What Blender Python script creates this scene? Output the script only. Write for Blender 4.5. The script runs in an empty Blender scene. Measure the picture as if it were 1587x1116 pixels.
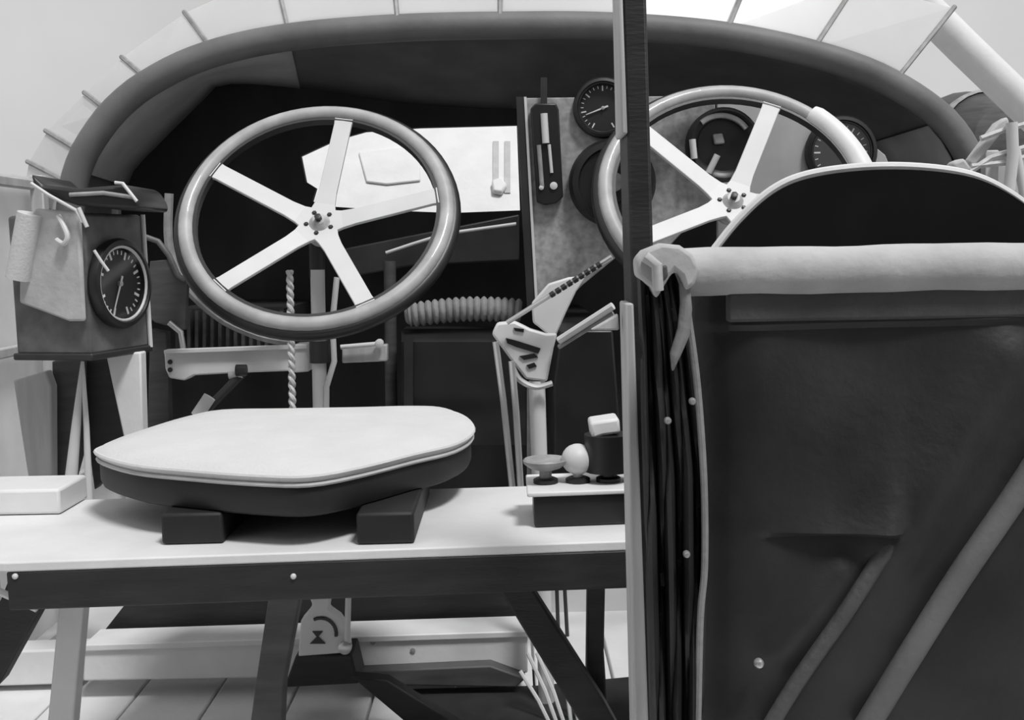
import bpy, bmesh, math, random
from mathutils import Vector, Matrix
random.seed(7)
SC = bpy.context.scene
COL = SC.collection

# ------------------------------------------------------------------ camera, sky, sun, exposure
W, H, F = 1587.0, 1116.0, 1702.0
CAM = Vector((0, 0, 0.80))
PITCH, ROLL = math.radians(5.8), math.radians(1.5)
FWD = Vector((0, math.cos(PITCH), -math.sin(PITCH)))
R0 = Vector((1, 0, 0)); U0 = R0.cross(FWD)
RGT = (R0 * math.cos(ROLL) - U0 * math.sin(ROLL)).normalized()
UPV = (U0 * math.cos(ROLL) + R0 * math.sin(ROLL)).normalized()
cd = bpy.data.cameras.new('camera'); cam = bpy.data.objects.new('camera', cd); COL.objects.link(cam)
cd.sensor_width = 36.0; cd.lens = F / W * 36.0; cd.clip_start = 0.02; cd.clip_end = 500
M3 = Matrix((RGT, UPV, -FWD)).transposed()
cam.matrix_world = Matrix.Translation(CAM) @ M3.to_4x4()
SC.camera = cam

world = bpy.data.worlds.new('overcast_sky'); SC.world = world; world.use_nodes = True
wn = world.node_tree.nodes; wl = world.node_tree.links
bg = wn['Background']
tc = wn.new('ShaderNodeTexCoord'); nz = wn.new('ShaderNodeTexNoise'); rp = wn.new('ShaderNodeValToRGB')
nz.inputs['Scale'].default_value = 2.2; nz.inputs['Detail'].default_value = 5
rp.color_ramp.elements[0].position = 0.3; rp.color_ramp.elements[0].color = (.50, .50, .50, 1)
rp.color_ramp.elements[1].position = 0.75; rp.color_ramp.elements[1].color = (.74, .74, .74, 1)
wl.new(tc.outputs['Generated'], nz.inputs['Vector']); wl.new(nz.outputs['Fac'], rp.inputs['Fac'])
wl.new(rp.outputs['Color'], bg.inputs['Color']); bg.inputs['Strength'].default_value = 1.0

sd = bpy.data.lights.new('sun', 'SUN'); sun = bpy.data.objects.new('sun', sd); COL.objects.link(sun)
sd.energy = 2.5; sd.angle = math.radians(12)
sun.rotation_euler = Vector((-.34, .45, -1)).to_track_quat('-Z', 'Y').to_euler()
sun.location = (2, -2, 6)

vs = SC.view_settings
vs.view_transform = 'Standard'; vs.look = 'None'; vs.exposure = 0.0; vs.gamma = 1.0; vs.use_curve_mapping = False

# ------------------------------------------------------------------ pixel helpers
def ray(px, py):
    return (FWD * F + RGT * (px - W / 2) - UPV * (py - H / 2))
def P(px, py, Y):
    d = ray(px, py); return CAM + d * ((Y - CAM.y) / d.y)
def Pz(px, py, z):
    d = ray(px, py); return CAM + d * ((z - CAM.z) / d.z)
def Px(px, py, X):
    d = ray(px, py); return CAM + d * ((X - CAM.x) / d.x)
def S(n, Y):            # n pixels at depth Y in metres
    return n / F * Y

# ------------------------------------------------------------------ materials
MATS = {}
def mat(name, g, rough=.6, metal=0., spec=.5, var=.12, scale=14., bump=0., bscale=60., stretch=(1, 1, 1), coat=0., trans=0.):
    m = bpy.data.materials.new(name); m.use_nodes = True
    nt = m.node_tree; n = nt.nodes; l = nt.links
    b = n['Principled BSDF']
    t = n.new('ShaderNodeTexCoord'); mp = n.new('ShaderNodeMapping'); mp.inputs['Scale'].default_value = stretch
    l.new(t.outputs['Object'], mp.inputs['Vector'])
    no = n.new('ShaderNodeTexNoise'); no.inputs['Scale'].default_value = scale; no.inputs['Detail'].default_value = 6
    l.new(mp.outputs['Vector'], no.inputs['Vector'])
    cr = n.new('ShaderNodeValToRGB')
    lo, hi = g * (1 - var), min(1, g * (1 + var))
    cr.color_ramp.elements[0].position = .3; cr.color_ramp.elements[0].color = (lo, lo, lo, 1)
    cr.color_ramp.elements[1].position = .7; cr.color_ramp.elements[1].color = (hi, hi, hi, 1)
    l.new(no.outputs['Fac'], cr.inputs['Fac']); l.new(cr.outputs['Color'], b.inputs['Base Color'])
    b.inputs['Roughness'].default_value = rough; b.inputs['Metallic'].default_value = metal
    b.inputs['Specular IOR Level'].default_value = spec
    b.inputs['Coat Weight'].default_value = coat
    if bump:
        n2 = n.new('ShaderNodeTexNoise'); n2.inputs['Scale'].default_value = bscale; n2.inputs['Detail'].default_value = 4
        l.new(mp.outputs['Vector'], n2.inputs['Vector'])
        bp = n.new('ShaderNodeBump'); bp.inputs['Strength'].default_value = bump; bp.inputs['Distance'].default_value = .004
        l.new(n2.outputs['Fac'], bp.inputs['Height']); l.new(bp.outputs['Normal'], b.inputs['Normal'])
    if trans:
        ts = n.new('ShaderNodeBsdfTranslucent'); mx = n.new('ShaderNodeMixShader'); mx.inputs['Fac'].default_value = trans
        l.new(cr.outputs['Color'], ts.inputs['Color'])
        l.new(b.outputs[0], mx.inputs[1]); l.new(ts.outputs[0], mx.inputs[2]); l.new(mx.outputs[0], n['Material Output'].inputs['Surface'])
    MATS[name] = m
    return m
mat('white_paint', .74, .5, var=.05, bump=.15)
mat('cushion_canvas', .64, .85, var=.04, bump=.25, bscale=220, spec=.2)
mat('celluloid', .93, .25, var=.03, scale=5, trans=.55)
mat('wall_fabric', .92, .8, var=.04, trans=.55, bump=.1)
mat('aluminium', .66, .5, metal=.0, var=.05, spec=.6)
mat('steel', .62, .35, metal=.7, var=.1)
mat('grey_metal', .30, .5, var=.25, scale=40, bump=.1)
mat('panel_grey', .34, .65, var=.3, scale=60, bump=.15)
mat('dark_metal', .028, .45, var=.3)
mat('black_enamel', .014, .4, var=.3)
mat('rim_wood', .42, .45, var=.2, scale=20, coat=.4)
mat('box_grey', .12, .5, var=.3, scale=30, bump=.1)
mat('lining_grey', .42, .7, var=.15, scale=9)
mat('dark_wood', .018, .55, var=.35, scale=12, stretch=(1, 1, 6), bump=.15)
mat('mid_wood', .07, .6, var=.3, scale=12, stretch=(1, 1, 5))
mat('pale_wood', .50, .55, var=.15, scale=10, stretch=(5, 5, .7), bump=.1)
mat('deck_ply', .11, .7, var=.22, scale=9, bump=.1)
mat('coaming_leather', .15, .6, var=.18, scale=10, bump=.2)
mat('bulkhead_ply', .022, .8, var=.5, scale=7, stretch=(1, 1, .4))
mat('black_leather', .024, .5, var=.5, scale=9, bump=.2, bscale=90, spec=.5)
mat('strap_leather', .14, .6, var=.3, scale=7, bump=.2, bscale=120)  # paler leather tone for the longer strap roll
mat('dull_leather', .075, .6, var=.35, scale=7, bump=.4, bscale=120)
mat('seat_shell_black', .010, .9, var=.2, spec=.1)
mat('pale_canvas', .50, .8, var=.12, scale=22, bump=.4, bscale=60)
mat('grey_canvas', .26, .85, var=.2, scale=18, bump=.4, bscale=90)
mat('rope', .62, .85, var=.2, scale=80)
mat('dial_black', .018, .5, var=.1)
mat('dial_white', .75, .6, var=.02)
mat('field_grass', .22, .9, var=.3, scale=3)
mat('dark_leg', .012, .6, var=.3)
def glass_mat():
    m = bpy.data.materials.new('dial_glass'); m.use_nodes = True
    n = m.node_tree.nodes; l = m.node_tree.links
    tr = n.new('ShaderNodeBsdfTransparent'); gl = n.new('ShaderNodeBsdfGlossy'); gl.inputs['Roughness'].default_value = .08
    mx = n.new('ShaderNodeMixShader'); mx.inputs['Fac'].default_value = .06
    l.new(tr.outputs[0], mx.inputs[1]); l.new(gl.outputs[0], mx.inputs[2]); l.new(mx.outputs[0], n['Material Output'].inputs['Surface'])
    MATS['dial_glass'] = m
glass_mat()

# ------------------------------------------------------------------ mesh helpers (bmesh in world coords)
def root_of(o):
    while o.parent: o = o.parent
    return o
def obj(name, bm, material, parent=None, local=False, smooth=True, sub=0, bevel=0.):
    """link a bmesh as one mesh object; world-coordinate vertices are moved to the thing's own origin"""
    bmesh.ops.recalc_face_normals(bm, faces=bm.faces)
    if smooth:
        for f in bm.faces: f.smooth = True
        for e in bm.edges:
            if len(e.link_faces) == 2 and e.calc_face_angle(0) > math.radians(38): e.smooth = False
    me = bpy.data.meshes.new(name)
    o = bpy.data.objects.new(name, me)
    if parent is not None:
        o.parent = parent
        if not local:
            r = root_of(parent)
            inv = Matrix.Translation(-r.location)
            bmesh.ops.transform(bm, matrix=inv, verts=bm.verts)
    elif not local:
        xs = [v.co.x for v in bm.verts]; ys = [v.co.y for v in bm.verts]; zs = [v.co.z for v in bm.verts]
        c = Vector(((min(xs) + max(xs)) / 2, (min(ys) + max(ys)) / 2, min(zs)))
        bmesh.ops.translate(bm, vec=-c, verts=bm.verts); o.location = c
    bm.to_mesh(me); bm.free()
    me.materials.append(MATS[material])
    COL.objects.link(o)
    if bevel:
        md = o.modifiers.new('bevel', 'BEVEL'); md.width = bevel; md.segments = 2; md.limit_method = 'ANGLE'
    if sub:
        md = o.modifiers.new('sub', 'SUBSURF'); md.levels = sub; md.render_levels = sub
    return o
def tag(o, label=None, cat=None, group=None, kind=None):
    if label: o['label'] = label
    if cat: o['category'] = cat
    if group: o['group'] = group
    if kind: o['kind'] = kind
    return o
def thing(name, label, cat, loc, group=None):
    o = bpy.data.objects.new(name, None); COL.objects.link(o); o.location = loc; o.empty_display_size = .05
    return tag(o, label, cat, group)
def copy_tree(o, parent=None):
    c = o.copy(); COL.objects.link(c); c.parent = parent
    for ch in list(o.children): copy_tree(ch, c)
    return c
NB = bmesh.new
def slab(bm, pts, thick):
    """prism: list of world points, extruded by +Y thick (or by a vector)"""
    v = Vector((0, thick, 0)) if not isinstance(thick, Vector) else thick
    a = [bm.verts.new(p) for p in pts]; b = [bm.verts.new(p + v) for p in pts]
    n = len(pts)
    bm.faces.new(a); bm.faces.new(b[::-1])
    for i in range(n): bm.faces.new((a[i], b[i], b[(i + 1) % n], a[(i + 1) % n]))
    return bm
def pslab(pix, Y, thick):
    return slab(NB(), [P(x, y, Y) for x, y in pix], thick)
def box(bm, lo, hi, rot=None):
    c = [Vector((x, y, z)) for x in (lo[0], hi[0]) for y in (lo[1], hi[1]) for z in (lo[2], hi[2])]
    if rot is not None: c = [rot @ p for p in c]
    v = [bm.verts.new(p) for p in c]
    for f in ((0, 1, 3, 2), (4, 6, 7, 5), (0, 4, 5, 1), (2, 3, 7, 6), (0, 2, 6, 4), (1, 5, 7, 3)):
        bm.faces.new([v[i] for i in f])
    return bm
def tube(bm, path, rad, n=12, cap=True, closed=False):
    path = [Vector(p) for p in path]; m = len(path)
    rads = rad if isinstance(rad, (list, tuple)) else [rad] * m
    rings = []; prev = None
    for i, p in enumerate(path):
        if closed: t = (path[(i + 1) % m] - path[i - 1])
        else: t = path[min(i + 1, m - 1)] - path[max(i - 1, 0)]
        t.normalize()
        if prev is None:
            a = Vector((0, 0, 1)) if abs(t.z) < .9 else Vector((0, 1, 0))
            u = t.cross(a).normalized()
        else:
            u = (prev - t * prev.dot(t)).normalized()
        prev = u; w = t.cross(u)
        rings.append([bm.verts.new(p + (u * math.cos(2 * math.pi * k / n) + w * math.sin(2 * math.pi * k / n)) * rads[i]) for k in range(n)])
    for i in range(m if closed else m - 1):
        a, b = rings[i], rings[(i + 1) % m]
        for k in range(n): bm.faces.new((a[k], a[(k + 1) % n], b[(k + 1) % n], b[k]))
    if cap and not closed:
        bm.faces.new(rings[0][::-1]); bm.faces.new(rings[-1])
    return bm
def lathe(bm, prof, mtx=None, n=32):
    """profile (r, h) revolved about local -Y (h towards -Y = towards the viewer)"""
    rings = []
    for r, h in prof:
        if r < 1e-6: rings.append([bm.verts.new(Vector((0, -h, 0)))])
        else: rings.append([bm.verts.new(Vector((r * math.cos(2 * math.pi * k / n), -h, r * math.sin(2 * math.pi * k / n)))) for k in range(n)])
    for a, b in zip(rings, rings[1:]):
        for k in range(n):
            q = [a[k % len(a)], a[(k + 1) % len(a)], b[(k + 1) % len(b)], b[k % len(b)]]
            f = []
            for v in q:
                if v not in f: f.append(v)
            if len(f) > 2:
                try: bm.faces.new(f)
                except ValueError: pass
    if mtx is not None: bmesh.ops.transform(bm, matrix=mtx, verts=bm.verts)
    return bm
def frame_to(p, normal, up=Vector((0, 0, 1))):
    """matrix whose local -Y points along normal"""
    y = -normal.normalized(); x = y.cross(up).normalized(); z = x.cross(y)
    m = Matrix((x, y, z)).transposed().to_4x4(); m.translation = p
    return m
def curve_pts(pts, per=8, closed=False):
    pts = [Vector(p) for p in pts]; out = []; n = len(pts)
    rng = range(n if closed else n - 1)
    for i in rng:
        p1, p2 = pts[i], pts[(i + 1) % n]
        p0 = pts[i - 1] if (closed or i > 0) else p1
        p3 = pts[(i + 2) % n] if (closed or i + 2 < n) else p2
        for k in range(per):
            t = k / per
            out.append(.5 * ((2 * p1) + (p2 - p0) * t + (2 * p0 - 5 * p1 + 4 * p2 - p3) * t * t + (3 * p1 - p0 - 3 * p2 + p3) * t ** 3))
    if not closed: out.append(pts[-1])
    return out
def resample(pts, n):
    L = [0]
    for a, b in zip(pts, pts[1:]): L.append(L[-1] + (b - a).length)
    out = []; j = 0
    for i in range(n):
        s = L[-1] * i / (n - 1)
        while j < len(L) - 2 and L[j + 1] < s: j += 1
        t = (s - L[j]) / max(1e-9, L[j + 1] - L[j]); out.append(pts[j].lerp(pts[j + 1], t))
    return out
def loft(bm, rows, closed=False):
    vs_ = [[bm.verts.new(p) for p in r] for r in rows]
    for a, b in zip(vs_, vs_[1:]):
        n = len(a)
        for k in range(n if closed else n - 1):
            bm.faces.new((a[k], a[(k + 1) % n], b[(k + 1) % n], b[k]))
    return vs_

# ================================================================== THE SETTING
# airfield below
bm = NB(); box(bm, (-60, -60, -2.3), (60, 90, -2.2))
tag(obj('ground', bm, 'field_grass', smooth=False), 'grey grass airfield under the open fuselage', kind='structure')

# floor boards
fl = bpy.data.objects.new('floor', None); COL.objects.link(fl); fl.location = (0, 1.9, -.03); tag(fl, 'white painted floor boards of the cockpit', kind='structure')
first = None
for i in range(14):
    x0 = -1.0 + i * .1465
    if first is None:
        bm = NB(); box(bm, (-.071, -.5, -.03), (.071, 3.95, 0)); first = obj('plank', bm, 'white_paint', fl, bevel=.003)
        first.location = (x0 + .073, 0, 0)
    else:
        c = first.copy(); COL.objects.link(c); c.parent = fl; c.location = (x0 + .073, 0, 0)

# nose deck: two arch curves read off the photograph at the coaming and at the forward bulkhead
YC, YB = 2.45, 2.90
C0 = [(96, 420), (100, 330), (116, 250), (165, 172), (230, 120), (330, 76), (450, 48), (620, 30), (790, 24), (950, 26), (1130, 44), (1290, 82), (1400, 128), (1490, 200), (1530, 300), (1535, 420)]
C1 = [(178, 420), (182, 330), (186, 272), (235, 215), (295, 155), (335, 122), (470, 128), (620, 150), (790, 160), (950, 160), (1090, 150), (1210, 160), (1300, 190), (1370, 240), (1400, 310), (1405, 420)]
a0 = resample(curve_pts([P(x, y, YC) for x, y in C0], 6), 61)
a1 = resample(curve_pts([P(x, y, YB) for x, y in C1], 6), 61)
bm = NB(); loft(bm, [[p.lerp(q, t) for p, q in zip(a0, a1)] for t in (0, .25, .5, .75, 1)])
deck = obj('ceiling', bm, 'deck_ply'); tag(deck, 'arched plywood nose decking seen from below', kind='structure')
md = deck.modifiers.new('solid', 'SOLIDIFY'); md.thickness = .015; md.offset = -1
for k in (23, 29, 35, 41):
    bm = NB(); pa = [a0[k].lerp(a1[k], t) + Vector((0, 0, -.006)) for t in (.12, .4, .7, .98)]
    tube(bm, pa, .006, 6); obj('stringer', bm, 'mid_wood', deck)
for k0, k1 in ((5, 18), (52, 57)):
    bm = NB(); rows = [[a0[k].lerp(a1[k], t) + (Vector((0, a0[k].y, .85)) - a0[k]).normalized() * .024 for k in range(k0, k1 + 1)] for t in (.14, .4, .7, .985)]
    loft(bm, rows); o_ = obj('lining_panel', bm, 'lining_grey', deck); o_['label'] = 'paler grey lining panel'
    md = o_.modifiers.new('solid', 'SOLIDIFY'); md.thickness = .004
# padded coaming roll along the cockpit edge
cc = resample([p.lerp(q, .06) + Vector((0, -.02, 0)) for p, q in zip(a0, a1)], 90)
inner = Vector((0.0, YC, .85))
cc = [p + (inner - p).normalized() * .012 for p in cc]
bm = NB(); tube(bm, cc, .030, 14); tag(obj('trim_1', bm, 'coaming_leather'), 'padded grey leather coaming roll round the cockpit edge', kind='structure')

# windscreen of celluloid panes standing on the coaming
wroot = bpy.data.objects.new('window_1', None); COL.objects.link(wroot); wroot.location = P(793, 20, 2.4); tag(wroot, 'low arched windscreen of pale celluloid panes', kind='structure')
seams_in = [(100, 330), (104, 282), (126, 236), (168, 172), (228, 122), (330, 78), (447, 50), (616, 31), (775, 24), (955, 26), (1128, 44), (1262, 74), (1390, 122)]
seams_out = [(30, 320), (42, 250), (70, 202), (130, 143), (188, 88), (285, 18), (425, -45), (606, -75), (775, -85), (965, -82), (1170, -60), (1330, -30), (1480, 10)]
Yp0, Yp1 = 2.44, 2.52
for i in range(len(seams_in) - 1):
    A, B = seams_in[i], seams_in[i + 1]; Cc, D = seams_out[i + 1], seams_out[i]
    q = [P(A[0], A[1], Yp0), P(B[0], B[1], Yp0), P(Cc[0], Cc[1], Yp1), P(D[0], D[1], Yp1)]
    g = sum(q, Vector()) / 4
    q = [p + (g - p).normalized() * .009 for p in q]
    obj('pane', slab(NB(), q, .003), 'celluloid', wroot, smooth=False)
for A, D in zip(seams_in, seams_out):
    p, q = P(A[0], A[1], Yp0), P(D[0], D[1], Yp1)
    bm = NB(); tube(bm, [p, q], .0055, 6); obj('glazing_bar', bm, 'grey_metal', wroot)

# forward bulkhead with the opening into the bow
hole = [(466, 242), (520, 217), (566, 204), (650, 198), (801, 194), (806, 326), (700, 330), (600, 326), (512, 320), (484, 312), (490, 292), (474, 282)]
outer = [(150, 1180), (178, 420), (186, 265), (235, 205), (295, 145), (335, 112), (470, 118), (620, 140), (790, 150), (950, 150), (1090, 140), (1210, 150), (1300, 180), (1370, 230), (1410, 310), (1420, 1180)]
bm = NB()
def loop(pts):
    v = [bm.verts.new(p) for p in pts]
    return [bm.edges.new((v[i], v[(i + 1) % len(v)])) for i in range(len(v))]
ee = loop([P(x, y, YB) for x, y in outer]) + loop([P(x, y, YB) for x, y in hole])
bmesh.ops.triangle_fill(bm, use_beauty=True, edges=ee)
r = bmesh.ops.extrude_face_region(bm, geom=bm.faces[:])
bmesh.ops.translate(bm, vec=(0, .02, 0), verts=[v for v in r['geom'] if isinstance(v, bmesh.types.BMVert)])
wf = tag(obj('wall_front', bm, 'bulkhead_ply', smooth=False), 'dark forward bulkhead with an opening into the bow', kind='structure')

# fuselage side walls: pale fabric on a frame of posts
for side, X, nm in ((-1, -1.03, 'wall_left'), (1, 1.06, 'wall_right')):
    bm = NB(); box(bm, (X - .004, -.55, 0), (X + .004, 2.92, .98))
    wl_ = tag(obj(nm, bm, 'wall_fabric', smooth=False), 'pale translucent doped fabric side of the fuselage', kind='structure')
    for y in (1.55, 2.02, 2.36, 2.8):
        bm = NB(); box(bm, (X - side * .035 - .014, y - .014, 0), (X - side * .035 + .014, y + .014, .98)); obj('frame_post', bm, 'pale_wood', wl_, bevel=.003)
    for z in (.30, .62, .96):
        bm = NB(); box(bm, (X - side * .022 - .010, -.5, z - .01), (X - side * .022 + .010, 2.9, z + .01)); obj('longeron', bm, 'pale_wood', wl_, bevel=.003)

bm = NB(); box(bm, (-1.03, -.55, 0), (1.06, -.52, 2.0)); tag(obj('wall_back', bm, 'bulkhead_ply', smooth=False), 'dark unseen rear bulkhead made tall to block sky light', kind='structure')  # out of view; height chosen to cut sky light from behind
# the dividing post between the seats: pale strips paint its lit left face
bm = NB()
pa, pb = P(965, -40, 1.05), P(1001, -40, 1.05); pc, pdn = P(999, 1200, 1.05), P(1035, 1200, 1.05)
slab(bm, [pa, pb, pdn, pc], .07)
tr = tag(obj('trim_2', bm, 'dark_wood', bevel=.003), 'tall dark timber frame post between the two pilot seats', kind='structure')
xl_ = lambda y: 957 + 29 * (y + 40) / 1240; xr_ = lambda y: 964 + 44 * (y + 40) / 1240
for y0, y1 in ((-40, 208), (470, 1200)):
    bm = NB(); slab(bm, [P(xl_(y0), y0, 1.045), P(xr_(y0), y0, 1.045), P(xr_(y1), y1, 1.045), P(xl_(y1), y1, 1.045)], .055)
    tag(obj('lit_face_strip', bm, 'pale_wood', tr, bevel=.002), 'pale strip coloured as the lit left face')

# ================================================================== CONTROL WHEELS
mat('hub_metal', .45, .4, var=.3, scale=60)
def rodp(pix, r, n=10):
    bm = NB(); tube(bm, [P(x, y, Y) for x, y, Y in pix], r, n); return bm
def make_wheel(root, center, spin, tilt_deg):
    R = .253; rt = .0145
    N = 72
    bm = NB(); tube(bm, [Vector((R * math.cos(2 * math.pi * k / N), 0, R * math.sin(2 * math.pi * k / N))) for k in range(N)], rt, 16, closed=True)
    rim = obj('wheel_rim', bm, 'rim_wood', root, local=True)
    rim.location = center - root.location; rim.rotation_euler = (math.radians(-tilt_deg), 0, 0)
    rim['label'] = 'polished pale wheel rim'
    bm = NB()
    r0, r1, y0, y1 = R - rt - .006, R - rt + .006, -.004, .012
    rings = [[Vector((rr * math.cos(2 * math.pi * k / N), yy, rr * math.sin(2 * math.pi * k / N))) for k in range(N)] for rr, yy in ((r0, y0), (r1, y0), (r1, y1), (r0, y1), (r0, y0))]
    loft(bm, rings, True); bmesh.ops.remove_doubles(bm, verts=bm.verts, dist=1e-5)
    obj('rim_band', bm, 'dark_metal', rim, local=True)
    RD = .266
    bm = NB(); tube(bm, [Vector((RD * math.cos(2 * math.pi * k / N), .012, RD * math.sin(2 * math.pi * k / N))) for k in range(N)], .0135, 14, closed=True)
    o_ = obj('outer_shade_ring', bm, 'black_enamel', rim, local=True); o_['label'] = 'dark ring standing for the shaded outer side of the rim'  # dark ring colours in the shade on the tube's outer side
    dish = .042
    for k in range(5):
        a = spin + 2 * math.pi * k / 5
        d = Vector((math.cos(a), 0, math.sin(a))); n = Vector((-math.sin(a), 0, math.cos(a)))
        bm = NB()
        prof = [(.0, .034), (.045, .021), (.07, .0185), (.225, .0180), (.238, .0200)]
        top = [d * r + n * w for r, w in prof] + [d * r - n * w for r, w in prof[::-1]]
        f = [p + Vector((0, dish * (1 - p.length / .236) - .004, 0)) for p in top]
        bk = [p + Vector((0, dish * (1 - p.length / .236) + .004, 0)) for p in top]
        m = len(prof)
        for rows in (f, bk):
            v = [bm.verts.new(p) for p in rows]
            for i in range(m - 1): bm.faces.new((v[i], v[i + 1], v[2 * m - 2 - i], v[2 * m - 1 - i]))
        bm.verts.ensure_lookup_table(); T = 2 * m
        for i in range(T): bm.faces.new((bm.verts[i], bm.verts[(i + 1) % T], bm.verts[T + (i + 1) % T], bm.verts[T + i]))
        sp = obj('spoke', bm, 'aluminium', rim, local=True, smooth=False, bevel=.0015)
    bm = NB(); lathe(bm, [(.0, .022 - dish), (.012, .022 - dish), (.022, .010 - dish), (.034, .006 - dish), (.036, -.004 - dish), (.03, -.03 - dish), (0, -.03 - dish)])
    obj('hub', bm, 'hub_metal', rim, local=True)
    for k in range(5):
        a = spin + .63 + 2 * math.pi * k / 5
        bm = NB(); lathe(bm, [(.005, -.004), (.005, .005), (.003, .007), (0, .007)], Matrix.Translation(Vector((.026 * math.cos(a), dish - .008, .026 * math.sin(a)))), 6)
        obj('hub_bolt', bm, 'dark_metal', rim, local=True)
    bm = NB(); lathe(bm, [(.007, 0), (.007, .010), (.0, .012)], Matrix.Translation(Vector((0, dish - .022, 0))), 6); obj('hub_nut', bm, 'dark_metal', rim, local=True)
    return rim
wc1 = P(491, 330, 2.15); wc2 = P(1140, 296, 2.15)
TILT = 35
col = thing('control_column', 'control column with five spoked wheel standing over the white seat cushion', 'control column', Vector((P(496, 720, 2.2).x, 2.2, 0)), 'twin control columns')
wheel1 = make_wheel(col, wc1, math.radians(8), TILT)
obj('tube', rodp([(492, 418, 2.20), (493, 470, 2.20), (496, 640, 2.20), (500, 1000, 2.20)], .0145), 'aluminium', col)
obj('side_rod', rodp([(522, 430, 2.19), (515, 500, 2.19), (518, 560, 2.19), (506, 600, 2.19), (504, 960, 2.19)], .006), 'aluminium', col)
obj('collar', rodp([(495, 528, 2.2), (496, 562, 2.2)], .021), 'dark_metal', col)
obj('head', rodp([(490, 352, 2.20), (491, 385, 2.21), (492, 430, 2.205)], .016), 'dark_metal', col)  # upper column coloured dark for the shade it fades into
obj('foot', rodp([(500, 985, 2.20), (501, 1003, 2.20)], .035), 'dark_metal', col)
col2 = thing('control_column', 'control column with white taped wheel grip beside the tall post', 'control column', Vector((P(1146, 700, 2.2).x, 2.2, 0)), 'twin control columns')
wheel2 = make_wheel(col2, wc2, math.radians(65), TILT)
obj('tube', rodp([(1142, 350, 2.20), (1150, 1000, 2.20)], .015), 'dark_metal', col2)
obj('head', rodp([(1140, 318, 2.20), (1141, 365, 2.21)], .016), 'dark_metal', col2)
bm = NB(); pts = []; rr = []
for k in range(15):
    a = math.radians(47 - k * 2.9); pts.append(Vector((.258 * math.cos(a), .003, .258 * math.sin(a)))); rr.append(.0235 if 0 < k < 14 else .0205)
tube(bm, pts, rr, 16); obj('tape_wrap', bm, 'white_paint', wheel2, local=True)

# twisted control rope
bm = NB()
for ph in (0, math.pi):
    pts = []
    for k in range(90):
        t = k / 89; p = P(449 + 5 * t, 420 + 240 * t, 2.17)
        a = ph + t * 60; pts.append(p + Vector((math.cos(a), math.sin(a), 0)) * .0035)
    tube(bm, pts, .0045, 6)
tag(obj('control_rope', bm, 'rope'), 'twisted pale control rope hanging beside the control column', 'rope')

# ================================================================== behind the left wheel
root = thing('cross_beam', 'white cross beam with a shaped left end under the wheel', 'beam', P(370, 590, 2.25))
b = obj('beam', pslab([(254, 546), (300, 545), (476, 538), (478, 574), (372, 578), (300, 582), (286, 590), (262, 586), (256, 572)], 2.24, .04), 'white_paint', root, bevel=.003)
for px, py in ((264, 561), (264, 573)):
    bm = NB(); lathe(bm, [(.005, 0), (.005, .003), (0, .004)], frame_to(P(px, py, 2.24), Vector((0, -1, 0))), 10); obj('bolt', bm, 'dark_metal', root)
obj('end_cap', pslab([(455, 534), (478, 533), (479, 576), (456, 578)], 2.232, .055), 'aluminium', root, bevel=.003)
obj('lip', pslab([(254, 543), (476, 535), (476, 540), (254, 548)], 2.228, .03), 'aluminium', root)
tag(obj('cross_bar', pslab([(530, 538), (600, 534), (600, 560), (530, 563)], 2.27, .03), 'pale_wood', bevel=.003), 'short grey bar right of the control column', 'bar')
root = thing('link_rod', 'thin bright link rod lying on the short grey bar', 'rod', P(560, 540, 2.255))
obj('rod', rodp([(528, 538, 2.255), (585, 533, 2.255)], .005), 'aluminium', root)
bm = NB(); lathe(bm, [(0, .01), (.009, .006), (.009, -.006), (0, -.01)], frame_to(P(588, 532, 2.255), Vector((0, -1, 0))), 10); obj('ball_end', bm, 'aluminium', root)
# foot lever below the beam
root = thing('foot_lever', 'dark foot lever with pale ends slanting under the white beam', 'lever', P(330, 640, 2.2))
obj('arm', rodp([(300, 655, 2.15), (375, 580, 2.2)], .009), 'dark_metal', root)
obj('pedal', rodp([(305, 645, 2.145), (325, 615, 2.15)], .013), 'aluminium', root)
obj('pivot', rodp([(366, 574, 2.19), (382, 574, 2.19)], .012), 'dark_metal', root)
obj('clevis', rodp([(355, 582, 2.195), (376, 580, 2.195)], .008), 'aluminium', root)
# ribbed radiator-like box left of the beam
root = thing('ribbed_box', 'dark ribbed box behind the lower left of the wheel', 'box', P(350, 545, 2.45))
obj('body', pslab([(272, 478), (440, 478), (440, 560), (272, 560)], 2.46, .44), 'dark_metal', root)
for k in range(14):
    x = 278 + k * 12; obj('rib', pslab([(x, 482), (x + 5, 482), (x + 5, 556), (x, 556)], 2.448, .014), 'mid_wood', root, smooth=False)
# grey side plate right of the instrument box
root = thing('side_plate', 'dark grey plate with curved upper edge beside the instrument box', 'plate', P(258, 520, 2.3))
obj('plate', pslab([(232, 405), (262, 402), (276, 425), (290, 440), (286, 512), (240, 500), (228, 490)], 2.3, .02), 'mid_wood', root, bevel=.002)
obj('curved_edge', rodp([(222, 366, 2.3), (245, 374, 2.3), (262, 396, 2.3), (276, 428, 2.3), (288, 434, 2.3)], .006), 'box_grey', root)
obj('hook', rodp([(262, 500, 2.29), (280, 515, 2.29), (284, 540, 2.29)], .006), 'steel', root)
tag(obj('lower_frame_post', pslab([(232, 510), (258, 515), (262, 655), (228, 670)], 2.32, .03), 'mid_wood', bevel=.003), 'dark upright timber below the curved grey plate', 'post')
# curved conduit below the wheel
bm = NB(); tube(bm, curve_pts([P(x, y, 2.42) for x, y in ((262, 300), (262, 380), (285, 440), (340, 492), (400, 520), (450, 530))], 8), .010, 8)
tag(obj('curved_conduit', bm, 'grey_metal'), 'curved grey conduit sweeping below the wheel rim', 'pipe')
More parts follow.
